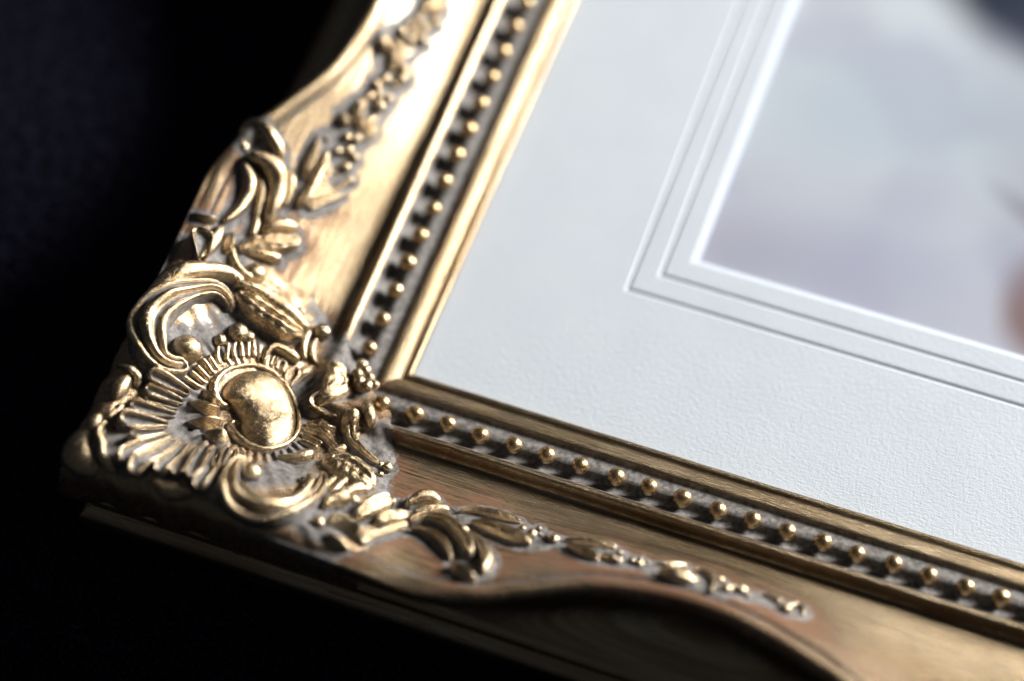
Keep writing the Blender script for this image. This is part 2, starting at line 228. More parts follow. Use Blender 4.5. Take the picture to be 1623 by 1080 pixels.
    ('bottom', 'berry', 'ball', 0.4, [(11.28, -4.23, 0.096)]),
    ('bottom', 'berry', 'ball', 0.4, [(10.81, -4.04, 0.116)]),
    ('bottom', 'leaf', 'leafv', 0.3, [(11.58, -3.88, 0.034), (11.84, -3.9, 0.084), (12.17, -4.03, 0.075)]),
    ('bottom', 'berry', 'ball', 0.38, [(12.31, -4.18, 0.183)]),
    ('bottom', 'leaf', 'round', 0.3, [(12.39, -3.97, 0.05), (12.52, -3.8, 0.067), (12.72, -3.88, 0.067), (12.78, -4.16, 0.042)]),
    ('left', 'leaf', 'round', 0.5, [(-4.89, 3.33, 0.089), (-4.78, 3.7, 0.185), (-4.75, 4.22, 0.163), (-4.73, 4.72, 0.141), (-4.75, 5.21, 0.096), (-4.79, 5.37, 0.03)]),
    ('left', 'leaf', 'round', 0.4, [(-4.65, 3.5, 0.052), (-4.55, 4.15, 0.074), (-4.52, 4.74, 0.074), (-4.57, 5.14, 0.037)]),
    ('left', 'leaf', 'round', 0.38, [(-4.6, 3.46, 0.052), (-4.48, 4.04, 0.089), (-4.33, 4.56, 0.059)]),
    ('left', 'leaf', 'round', 0.38, [(-4.56, 3.44, 0.052), (-4.31, 4.07, 0.074), (-4.06, 4.7, 0.074), (-3.93, 5.0, 0.096)]),
    ('left', 'leaf', 'round', 0.36, [(-4.54, 3.47, 0.052), (-4.22, 4.02, 0.089), (-3.91, 4.48, 0.089)]),
    ('left', 'leaf', 'leafv', 0.36, [(-5.08, 5.62, 0.037), (-5.06, 5.15, 0.126), (-5.07, 4.68, 0.141), (-5.01, 4.2, 0.052)]),
    ('left', 'stem', 'round', 0.25, [(-4.34, 5.04, 0.037), (-4.35, 4.78, 0.037)]),
    ('left', 'berry', 'ball', 0.42, [(-4.42, 6.07, 0.162)]),
    ('left', 'berry', 'ball', 0.42, [(-4.2, 6.18, 0.179)]),
    ('left', 'berry', 'ball', 0.42, [(-4.51, 5.55, 0.149)]),
    ('left', 'berry', 'ball', 0.42, [(-4.27, 5.74, 0.179)]),
    ('left', 'berry', 'ball', 0.42, [(-4.04, 5.66, 0.153)]),
    ('left', 'berry', 'ball', 0.42, [(-4.17, 5.24, 0.179)]),
    ('left', 'berry', 'ball', 0.42, [(-4.87, 5.69, 0.085)]),
    ('left', 'berry', 'ball', 0.42, [(-3.91, 4.99, 0.136)]),
    ('left', 'leaf', 'round', 0.34, [(-4.26, 6.45, 0.037), (-4.12, 6.78, 0.074), (-3.9, 7.15, 0.081)]),
    ('left', 'leaf', 'round', 0.4, [(-4.12, 6.31, 0.052), (-3.99, 6.62, 0.104), (-3.79, 6.94, 0.081)]),
    ('left', 'leaf', 'round', 0.32, [(-4.03, 6.23, 0.03), (-3.85, 6.52, 0.059), (-3.77, 6.87, 0.044)]),
    ('left', 'leaf', 'leafv', 0.36, [(-4.7, 6.67, 0.074), (-4.66, 6.45, 0.148), (-4.48, 6.33, 0.074)]),
    ('left', 'berry', 'ball', 0.44, [(-4.28, 7.53, 0.179)]),
    ('left', 'berry', 'ball', 0.44, [(-4.09, 7.78, 0.162)]),
    ('left', 'berry', 'ball', 0.44, [(-3.84, 7.87, 0.17)]),
    ('left', 'berry', 'ball', 0.44, [(-3.98, 7.47, 0.213)]),
    ('left', 'berry', 'ball', 0.44, [(-4.1, 8.29, 0.204)]),
    ('left', 'berry', 'ball', 0.44, [(-4.24, 7.96, 0.187)]),
    ('left', 'berry', 'ball', 0.44, [(-3.79, 8.94, 0.221)]),
    ('left', 'berry', 'ball', 0.44, [(-3.73, 8.66, 0.213)]),
    ('left', 'berry', 'ball', 0.44, [(-3.81, 8.36, 0.128)]),
    ('left', 'berry', 'ball', 0.44, [(-3.64, 8.92, 0.145)]),
    ('left', 'leaf', 'leafv', 0.4, [(-4.38, 7.43, 0.052), (-4.42, 7.05, 0.148), (-4.39, 6.7, 0.163), (-4.27, 6.5, 0.052)]),
    ('left', 'leaf', 'round', 0.4, [(-4.27, 6.42, 0.052), (-4.1, 6.82, 0.104), (-3.85, 7.19, 0.081)]),
    ('left', 'leaf', 'leafv', 0.42, [(-4.09, 8.55, 0.059), (-4.1, 8.97, 0.17), (-4.13, 9.35, 0.185), (-4.2, 9.63, 0.074)]),
    ('left', 'leaf', 'round', 0.36, [(-3.97, 8.79, 0.037), (-3.94, 9.2, 0.081), (-3.75, 9.74, 0.052)]),
    ('left', 'leaf', 'round', 0.36, [(-4.03, 8.68, 0.037), (-4.04, 9.18, 0.081), (-3.9, 9.68, 0.052)]),
    ('left', 'leaf', 'leafv', 0.4, [(-4.4, 8.85, 0.059), (-4.45, 9.18, 0.163), (-4.4, 9.53, 0.059)]),
    ('left', 'berry', 'ball', 0.42, [(-4.19, 9.9, 0.192)]),
    ('left', 'berry', 'ball', 0.42, [(-4.09, 10.3, 0.162)]),
    ('left', 'berry', 'ball', 0.42, [(-3.97, 10.65, 0.196)]),
    ('left', 'berry', 'ball', 0.42, [(-3.87, 10.28, 0.162)]),
    ('left', 'berry', 'ball', 0.42, [(-3.73, 10.59, 0.179)]),
    ('left', 'berry', 'ball', 0.42, [(-3.94, 9.88, 0.204)]),
    ('left', 'berry', 'ball', 0.42, [(-3.66, 10.19, 0.196)]),
    ('left', 'berry', 'ball', 0.42, [(-3.57, 11.02, 0.192)]),
    ('left', 'berry', 'ball', 0.42, [(-4.13, 9.53, 0.162)]),
    ('left', 'leaf', 'leafv', 0.42, [(-3.98, 10.87, 0.052), (-3.91, 11.26, 0.185), (-3.88, 11.75, 0.2), (-3.85, 12.19, 0.059)]),
    ('left', 'leaf', 'leafv', 0.4, [(-3.69, 11.14, 0.052), (-3.64, 11.59, 0.148), (-3.65, 12.03, 0.052)]),
]

# ------------------------------------------------------------------ shader helpers
class NT:
    def __init__(s, name):
        s.m = bpy.data.materials.new(name); s.m.use_nodes = True; s.t = s.m.node_tree; s.t.nodes.clear()
        s.out = s.t.nodes.new('ShaderNodeOutputMaterial')
    def n(s, typ, **kw):
        nd = s.t.nodes.new(typ)
        for k, v in kw.items():
            if k in nd.inputs.keys() and not hasattr(nd, k): s.put(nd.inputs[k], v)
            else: setattr(nd, k, v)
        return nd
    def put(s, sock, v):
        if isinstance(v, bpy.types.NodeSocket): s.t.links.new(v, sock)
        else: sock.default_value = v
    def math(s, op, a, b=None, c=None, clamp=False):
        nd = s.t.nodes.new('ShaderNodeMath'); nd.operation = op; nd.use_clamp = clamp
        for i, v in enumerate((a, b, c)):
            if v is not None: s.put(nd.inputs[i], v)
        return nd.outputs[0]
    def noise(s, vec, scale, detail=3, rough=0.55):
        nd = s.t.nodes.new('ShaderNodeTexNoise'); s.put(nd.inputs['Vector'], vec)
        nd.inputs['Scale'].default_value = scale; nd.inputs['Detail'].default_value = detail; nd.inputs['Roughness'].default_value = rough
        return nd.outputs['Fac']
    def step(s, v, a, b):
        nd = s.t.nodes.new('ShaderNodeMapRange'); nd.interpolation_type = 'SMOOTHSTEP'
        s.put(nd.inputs[0], v); nd.inputs[1].default_value = a; nd.inputs[2].default_value = b; return nd.outputs[0]
    def mix(s, f, a, b):
        nd = s.t.nodes.new('ShaderNodeMix'); nd.data_type = 'RGBA'; s.put(nd.inputs[0], f); s.put(nd.inputs[6], a); s.put(nd.inputs[7], b); return nd.outputs[2]
    def scale(s, vec, v3):
        nd = s.t.nodes.new('ShaderNodeVectorMath'); nd.operation = 'MULTIPLY'; s.put(nd.inputs[0], vec); nd.inputs[1].default_value = v3; return nd.outputs[0]
    def bump(s, h, dist, strength=1.0, nrm=None):
        nd = s.t.nodes.new('ShaderNodeBump'); nd.inputs['Strength'].default_value = strength; nd.inputs['Distance'].default_value = dist
        s.put(nd.inputs['Height'], h)
        if nrm is not None: s.put(nd.inputs['Normal'], nrm)
        return nd.outputs[0]
    def attr(s, name):
        nd = s.t.nodes.new('ShaderNodeAttribute'); nd.attribute_name = name; return nd.outputs['Fac']
    def bsdf(s, **kw):
        nd = s.t.nodes.new('ShaderNodeBsdfPrincipled')
        for k, v in kw.items(): s.put(nd.inputs[k.replace('_', ' ')], v)
        return nd.outputs[0]
    def surf(s, sh): s.t.links.new(sh, s.out.inputs['Surface']); return s.m

def gilt(name, streaks, base=(0.43, 0.35, 0.232, 1), rough=0.27, relief=1.0, coat=0.35):
    """worn gilding: metal leaf, red-brown bole where it is rubbed, grey liming wash where the 'wash' attribute says"""
    g = NT(name)
    pos = g.scale(g.n('ShaderNodeNewGeometry').outputs['Position'], (1 / U, 1 / U, 1 / U))
    n1 = g.noise(pos, 1.3, 4); n2 = g.noise(pos, 7.0, 4, 0.65); n3 = g.noise(pos, 34.0, 3, 0.7)
    if streaks:
        uv = g.n('ShaderNodeUVMap', uv_map='UVMap').outputs[0]
        s1 = g.noise(g.scale(uv, (0.16, 11.0, 1)), 1.0, 5, 0.7)
        s2 = g.noise(g.scale(uv, (0.45, 26.0, 1)), 1.0, 5, 0.75)
    else:
        s1, s2 = n2, n3
    wash = g.attr('wash'); bole = g.attr('bole')
    dark = tuple(c * k for c, k in zip(base[:3], (0.52, 0.42, 0.32) if streaks else (0.62, 0.52, 0.40))) + (1,)
    col = g.mix(g.step(s1, 0.35, 0.68), dark, base)
    col = g.mix(g.math('MULTIPLY', g.step(n3, 0.60, 0.75), 0.5), col, (0.80, 0.66, 0.42, 1))
    bm = g.math('MULTIPLY', g.step(g.math('ADD', g.math('ADD', g.math('MULTIPLY', s1, 0.55), g.math('MULTIPLY', s2, 1.15)), g.math('MULTIPLY', bole, 0.26)), 1.04, 1.13), 0.9)
    col = g.mix(bm, col, (0.12, 0.052, 0.028, 1))
    met = g.math('SUBTRACT', 0.96, g.math('MULTIPLY', bm, 1.0))
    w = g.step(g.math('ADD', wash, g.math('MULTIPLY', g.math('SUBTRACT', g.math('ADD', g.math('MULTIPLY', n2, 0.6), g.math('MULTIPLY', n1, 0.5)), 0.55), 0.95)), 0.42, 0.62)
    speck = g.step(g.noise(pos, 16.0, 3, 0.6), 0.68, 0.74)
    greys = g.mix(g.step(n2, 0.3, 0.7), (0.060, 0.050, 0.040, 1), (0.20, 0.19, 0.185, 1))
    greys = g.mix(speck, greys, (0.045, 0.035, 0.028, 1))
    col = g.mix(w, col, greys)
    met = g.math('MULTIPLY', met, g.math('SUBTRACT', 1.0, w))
    rg = g.math('ADD', g.math('MULTIPLY', g.math('SUBTRACT', s2, 0.5), 0.22), rough)
    rg = g.math('ADD', g.math('ADD', rg, g.math('MULTIPLY', bm, 0.22)), g.math('MULTIPLY', w, 0.32), clamp=True)
    h = g.math('ADD', g.math('MULTIPLY', s2 if streaks else n2, 0.5), g.math('MULTIPLY', n3, 0.5))
    nb = g.bump(h, (0.016 if streaks else 0.020 * relief) * U, 0.9)
    nb = g.bump(g.noise(pos, 90.0, 2, 0.6), 0.008 * relief * U, 0.8, nb)
    return g.surf(g.bsdf(Base_Color=col, Metallic=met, Roughness=rg, Normal=nb, Specular_IOR_Level=g.math('SUBTRACT', 0.4, g.math('MULTIPLY', bm, 0.28)), Coat_Weight=g.math('MULTIPLY', g.math('SUBTRACT', 1.0, g.math('MAXIMUM', w, bm)), coat), Coat_Roughness=0.17, Coat_IOR=1.5))
M_RAIL = gilt('gilded_moulding', True)
M_ORN = gilt('gilded_ornament', False, base=(0.52, 0.425, 0.285, 1), rough=0.22, relief=1.15, coat=0.7)
M_BEAD = gilt('gilded_bead', False, base=(0.60, 0.46, 0.26, 1), rough=0.26, relief=0.6)

# ------------------------------------------------------------------ mesh helpers (input in bead pitches)
def mesh(name, V, F, mat, attrs=None, uv=None, smooth=True):
    me = bpy.data.meshes.new(name); V = np.asarray(V, np.float32)
    me.from_pydata((V * U).tolist(), [], F)
    me.materials.append(mat)
    if smooth: me.polygons.foreach_set('use_smooth', np.ones(len(me.polygons), bool))
    for k, a in (attrs or {}).items():
        at = me.attributes.new(k, 'FLOAT', 'POINT'); at.data.foreach_set('value', np.asarray(a, np.float32))
    if uv is not None:
        l = me.uv_layers.new(name='UVMap'); idx = np.empty(len(me.loops), np.int32); me.loops.foreach_get('vertex_index', idx)
        l.data.foreach_set('uv', np.asarray(uv, np.float32)[idx].ravel())
    me.update(); return me
def obj(name, me, parent=None, loc=None):
    o = bpy.data.objects.new(name, me); COL.objects.link(o)
    if parent: o.parent = parent
    if loc is not None: o.location = Vector(loc) * U
    return o
def tag(o, label=None, cat=None, group=None, kind=None):
    for k, v in (('label', label), ('category', cat), ('group', group), ('kind', kind)):
        if v: o[k] = v
    return o
def grid_faces(a, b, wrap=False):
    i, j = np.meshgrid(np.arange(a - 1), np.arange(b if wrap else b - 1), indexing='ij'); j2 = (j + 1) % b
    return np.stack([i * b + j, (i + 1) * b + j, (i + 1) * b + j2, i * b + j2], -1).reshape(-1, 4).tolist()

# ------------------------------------------------------------------ ornament pieces
def catmull(P, n):
    P = np.asarray(P, float)
    if len(P) == 2: P = np.vstack([P[0], (P[0] + P[1]) / 2, P[1]])
    Q = np.vstack([2 * P[0] - P[1], P, 2 * P[-1] - P[-2]]); out = []
    for i in range(1, len(Q) - 2):
        t = np.linspace(0, 1, 24, endpoint=False)[:, None]; a, b_, c, d = Q[i - 1], Q[i], Q[i + 1], Q[i + 2]
        out.append(0.5 * (2 * b_ + (c - a) * t + (2 * a - 5 * b_ + 4 * c - d) * t ** 2 + (3 * b_ - a - 3 * c + d) * t ** 3))
    C = np.vstack(out + [P[-1:]])
    L = np.r_[0, np.cumsum(np.hypot(*np.diff(C[:, :2], axis=0).T))]
    u = np.linspace(0, L[-1], n); return np.stack([np.interp(u, L, C[:, k]) for k in range(3)], 1), u, L[-1]
def prof(kind, p, s):
    a = np.abs(p); env = np.sqrt(np.clip(1 - a ** 2.4, 0, 1))
    if kind == 'round': return env
    if kind == 'keel': return env * (1.0 - 0.55 * a ** 0.8)
    if kind == 'leafv': return env * (1 - 0.34 * np.exp(-(p / 0.13) ** 2) - 0.10 * np.exp(-((a - 0.5) / 0.10) ** 2)) * (1 + 0.03 * np.cos(2 * math.pi * (s / 0.33 - 0.9 * a)) * np.clip(a * 3, 0, 1))
    if kind.startswith('multi'):
        n = int(kind[5:]); return env * (0.42 + 0.58 * np.abs(np.sin(n * math.pi * (p + 1) / 2)) ** 0.65)
    if kind == 'trough':
        return np.interp(a, [0, .35, .6, .74, .84, .93, 1], [.42, .46, .66, .95, 1, .8, 0])
    return env
SK = 1.24
def cast(kind, p, s):
    a = np.abs(p); core = prof(kind, np.clip(p, -0.86, 0.86), s)
    return np.where(a < 0.86, core, core * np.clip((SK - a) / (SK - 0.86), 0, 1) ** 1.9)
def ribbon(name, kind, h, pts, mat=None):
    L0 = sum(math.hypot(pts[i + 1][0] - pts[i][0], pts[i + 1][1] - pts[i][1]) for i in range(len(pts) - 1))
    n = int(np.clip(L0 / 0.045, 18, 150)); nt = 33 if kind != 'round' else 19
    C, u, L = catmull(pts, n); w = np.clip(C[:, 2], 0.03, None)
    wm = w.max(); h = min(h, (1.75 if kind == 'trough' else 1.75) * wm + 0.03); us = np.clip(1 - u / np.maximum(w, 1e-3), 0, 1); ue = np.clip(1 - (L - u) / np.maximum(w, 1e-3), 0, 1); uc = np.maximum(us, ue)
    T = np.gradient(C[:, :2], axis=0); T /= np.linalg.norm(T, axis=1)[:, None] + 1e-9; N = np.stack([-T[:, 1], T[:, 0]], 1)
    t = np.sin(np.linspace(-1, 1, nt) * math.pi / 2) * 0.55 + np.linspace(-1, 1, nt) * 0.45
    c = np.sqrt(np.clip(1 - uc ** 2, 0, 1))
    t = t * SK; us_ = SK * uc
    off = t[None, :] * (w * c)[:, None]
    X = C[:, None, 0] + N[:, None, 0] * off; Y = C[:, None, 1] + N[:, None, 1] * off
    tau = t[None, :] * c[:, None]; rho = np.sqrt(tau ** 2 + us_[:, None] ** 2); p = np.where(t[None, :] < 0, -1, 1) * np.clip(rho, 0, SK)
    hp = cast(kind, p, u[:, None]); hw = h * np.clip(w / w.max(), 0.15, 1) ** 0.55
    wob = 1 + 0.05 * np.sin(u * 5.1 + pts[0][0] * 7)[:, None]
    H = hp * hw[:, None] * wob - 0.06 * (np.abs(p) > SK - 0.001) + (0.42 if name == 'petal' else 0) * (np.abs(p) < SK - 0.001)
    n3 = orn_n(X, Y); Z = orn_z(X, Y)
    V = np.stack([X, Y, Z], -1) + n3 * H[..., None]
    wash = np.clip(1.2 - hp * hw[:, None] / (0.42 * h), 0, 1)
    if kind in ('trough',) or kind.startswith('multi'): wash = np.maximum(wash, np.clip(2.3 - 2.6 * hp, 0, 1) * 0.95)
    bole = (0.40 if name == 'shell_back' else 0.22) + 0.0 * wash
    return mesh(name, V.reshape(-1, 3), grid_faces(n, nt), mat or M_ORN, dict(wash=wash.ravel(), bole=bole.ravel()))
def ball(name, h, x, y, rad, nu=20, nv=28, mat=None):
    z = float(orn_z(x, y)); n = orn_n(x, y); th = np.linspace(0, math.pi * 0.8, nu); ph = np.linspace(0, 2 * math.pi, nv, endpoint=False)
    a = np.cross(n, [0, 1, 0]); a /= np.linalg.norm(a); b_ = np.cross(n, a)
    e = 1 + 0.05 * math.sin(x * 9 + y * 4)
    S = np.sin(th)[:, None, None] * (np.cos(ph)[None, :, None] * a * e + np.sin(ph)[None, :, None] * b_ / e) + np.cos(th)[:, None, None] * n
    cz = min(max(h - rad, -0.35 * rad), 0.35 * rad)
    if name == 'petal': cz += 0.36
    V = np.array([x, y, z]) + n * cz + S * rad
    hh = cz + np.cos(th) * rad
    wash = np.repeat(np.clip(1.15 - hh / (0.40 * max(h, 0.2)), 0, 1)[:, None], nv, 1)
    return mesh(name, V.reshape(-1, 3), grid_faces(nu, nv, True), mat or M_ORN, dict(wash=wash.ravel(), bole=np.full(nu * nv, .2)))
def dome(name, h, pts, flat=False):
    c = np.array(pts[0][:2]); P = np.array([q[:2] for q in pts[1:]] )
    Q = np.vstack([P[-2:], P, P[:3]]); t = np.arange(len(Q)); tt = np.linspace(2, 2 + len(P), 96, endpoint=False)
    B = []
    for v in tt:
        i = int(v); f = v - i; a, b_, d, e = Q[i - 1], Q[i], Q[i + 1], Q[i + 2]
        B.append(b_ * (1 - f) + d * f if flat else 0.5 * (2 * b_ + (d - a) * f + (2 * a - 5 * b_ + 4 * d - e) * f * f + (3 * b_ - a - 3 * d + e) * f ** 3))
    B = np.array(B); r = np.sin(np.linspace(0.0, 1, 40) * math.pi / 2)
    XY = c + r[:, None, None] * (B - c)[None] * (1.0 if flat else 1.10)
    n3 = orn_n(XY[..., 0], XY[..., 1]); n0 = orn_n(*c); nn = n3 * 0.4 + n0 * 0.6; Z = orn_z(XY[..., 0], XY[..., 1])
    H = h * (np.interp(r, [0, .6, .82, .93, 1], [.7, .72, 1, .9, 0]) if flat else np.sqrt(np.clip(1 - r ** 2.6, 0, 1))) - 0.05
    V = np.concatenate([XY, Z[..., None]], -1) + nn * H[:, None, None]
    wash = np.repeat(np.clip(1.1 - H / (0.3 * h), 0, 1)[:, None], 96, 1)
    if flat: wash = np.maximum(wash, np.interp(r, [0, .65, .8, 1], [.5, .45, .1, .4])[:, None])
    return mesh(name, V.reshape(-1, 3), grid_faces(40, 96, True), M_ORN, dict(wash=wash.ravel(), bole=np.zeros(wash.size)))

frame = bpy.data.objects.new('picture_frame', None); COL.objects.link(frame)
tag(frame, 'ornate gold picture frame with beaded inner edge and scrolled corner, on black cloth', 'picture frame')

# cartouche ground that swells on the mitre
def pad_mesh():
    nth, nr = 620, 130
    th = np.linspace(0, 2 * math.pi, nth, endpoint=False)
    a0 = 4.65; ra = 3.75 + 0.10 * np.sin(9 * th) + 0.06 * np.sin(23 * th + 1); rb = 5.0 + 0.10 * np.sin(11 * th)
    A = ra * np.cos(th); B = rb * np.sin(th)
    X = -(a0 + A) + B; Y = -(a0 + A) - B          # outline in plan
    cx = cy = -a0
    lim = 7.42 + 0.05 * np.sin(1.9 * (X - Y)) 
    k = np.minimum(1, np.minimum((lim - a0) / np.maximum(cx - X, 1e-3) * np.where(X < cx, 1, 0) + np.where(X < cx, 0, 9),
                                 (lim - a0) / np.maximum(cy - Y, 1e-3) * np.where(Y < cy, 1, 0) + np.where(Y < cy, 0, 9)))
    k = np.minimum(k, 1); bx, by = (X - cx) * k, (Y - cy) * k
    outer = np.clip((np.maximum(-(bx + cx), -(by + cy)) - 6.9) / 0.5, 0, 1)
    r = np.r_[np.linspace(0.02, 0.89, nr), np.linspace(0.90, 1.0, 24)]
    XX = cx + r[:, None] * bx; YY = cy + r[:, None] * by
    nz = 0.02 * np.sin(XX * 6 + 2 * np.sin(YY * 5)) + 0.02 * np.sin(YY * 9 + XX * 4 + 2 * np.sin(XX * 3.3))
    dr_ = np.hypot(XX + 3.42, YY + 3.12); an_ = np.arctan2(YY + 3.12, XX + 3.42)
    nz = nz + 0.05 * np.cos(an_ * 46) * np.exp(-((dr_ - 1.72) / 0.34) ** 2)
    edge = np.clip((r - 0.90) / 0.10, 0, 1)[:, None]
    Z = orn_z(XX, YY) + 0.05 + nz - edge ** 2.0 * (0.14 + 0.62 * outer[None])
    n = orn_n(XX, YY)
    wash = 0.50 + 0.26 * np.sin(XX * 2.1 + 1.3 * np.sin(YY * 1.7)) + 0.0 * Z - np.clip((r[:, None] - 0.80) / 0.1, 0, 1) * outer[None] * 1.0
    rows = [np.stack([XX, YY, Z], -1)]; ws = [wash]
    for q, dz in ((0.992, 0.22), (0.965, 0.48), (0.90, 0.72), (0.80, 0.95)):
        rows.append(np.stack([cx + q * bx, cy + q * by, Z[-1] - dz * (0.15 + 0.85 * outer)], -1)[None]); ws.append((1 - outer)[None] * 0.9)
    V = np.concatenate(rows); W = np.concatenate(ws)
    return mesh('corner_ornament', V.reshape(-1, 3), grid_faces(len(V), nth, True), M_ORN, dict(wash=W.ravel(), bole=np.full(W.size, .8)))
corner = obj('corner_ornament', pad_mesh(), frame)
tag(corner, 'cast corner cartouche with shell, cabochon and C scrolls')

pieces = {'corner': [], 'bottom': [], 'left': []}
for g, n, k, h, q in ORN:
    h = h * (1.2 if k in ('round', 'keel', 'leafv') or k.startswith('multi') else 1.1)
    if g == 'corner' and n in ('leaf', 'scroll', 'acanthus_leaf', 'stem', 'scroll_leaf'): q = [(a, b, c * 1.14) for a, b, c in q]
    if k == 'ball': me = ball(n, h, *q[0])
    elif k in ('dome', 'plate'): me = dome(n, h, q, k == 'plate')
    else: me = ribbon(n, k, h, q)
    pieces[g].append((n, me))
halo = []
for g in pieces:
    for n, me in pieces[g]:
        a = np.empty(len(me.vertices) * 3, np.float32); me.vertices.foreach_get('co', a); halo.append(a.reshape(-1, 3)[::5, :2] / U)
halo = np.vstack(halo); kd = kdtree.KDTree(len(halo))
for i, v in enumerate(halo): kd.insert((v[0], v[1], 0), i)
kd.balance()
def halo_dist(x, y): return kd.find((x, y, 0))[2]

# low grey beds under the garlands
def bed(pts_fn, ss, side):
    rows = []; W = []
    for s in ss:
        pass
def garland_bed(side):
    P = np.array([p for n, me in pieces[side] for p in
                  (lambda a: (me.vertices.foreach_get('co', a), a.reshape(-1, 3)[::7, :2] / U)[1])(np.empty(len(me.vertices) * 3, np.float32))])
    ax = 0 if side == 'bottom' else 1
    s0, s1 = P[:, ax].min() - 0.25, P[:, ax].max() + 0.25
    ss = np.arange(s0, s1, 0.07); lo = []; hi = []
    for s in ss:
        q = P[np.abs(P[:, ax] - s) < 0.45][:, 1 - ax]
        if len(q) == 0: q = np.array([lo[-1] if lo else P[:, 1 - ax].mean(), hi[-1] if hi else P[:, 1 - ax].mean()])
        lo.append(q.min()); hi.append(q.max())
    w = np.hanning(9); w /= w.sum()
    lo = np.convolve(np.pad(lo, 4, 'edge'), w, 'valid') - 0.10; hi = np.convolve(np.pad(hi, 4, 'edge'), w, 'valid') + 0.10
    c = np.clip(np.minimum(ss - s0, s1 - ss) / 0.5, 0.02, 1) ** 0.5; mid = (lo + hi) / 2; lo = mid + (lo - mid) * c; hi = mid + (hi - mid) * c
    t = np.linspace(0, 1, 25); O = lo[:, None] + (hi - lo)[:, None] * t; S = np.repeat(ss[:, None], 25, 1)
    X, Y = (S, O) if side == 'bottom' else (O, S)
    e = np.sin(t * math.pi)[None] ** 0.4
    Z = orn_z(X, Y) - 0.05 + 0.085 * e
    return mesh('garland', np.stack([X, Y, Z], -1).reshape(-1, 3), grid_faces(len(ss), 25), M_ORN, dict(wash=np.full(X.size, 1.0), bole=np.zeros(X.size)))
gar = {s: tag(obj('garland', garland_bed(s), frame), l) for s, l in
       (('bottom', 'raised garland of leaves and berries along the lower rail'), ('left', 'raised garland of leaves and berries climbing the left rail'))}
for g in pieces:
    for n, me in pieces[g]: obj(n, me, corner if g == 'corner' else gar[g])

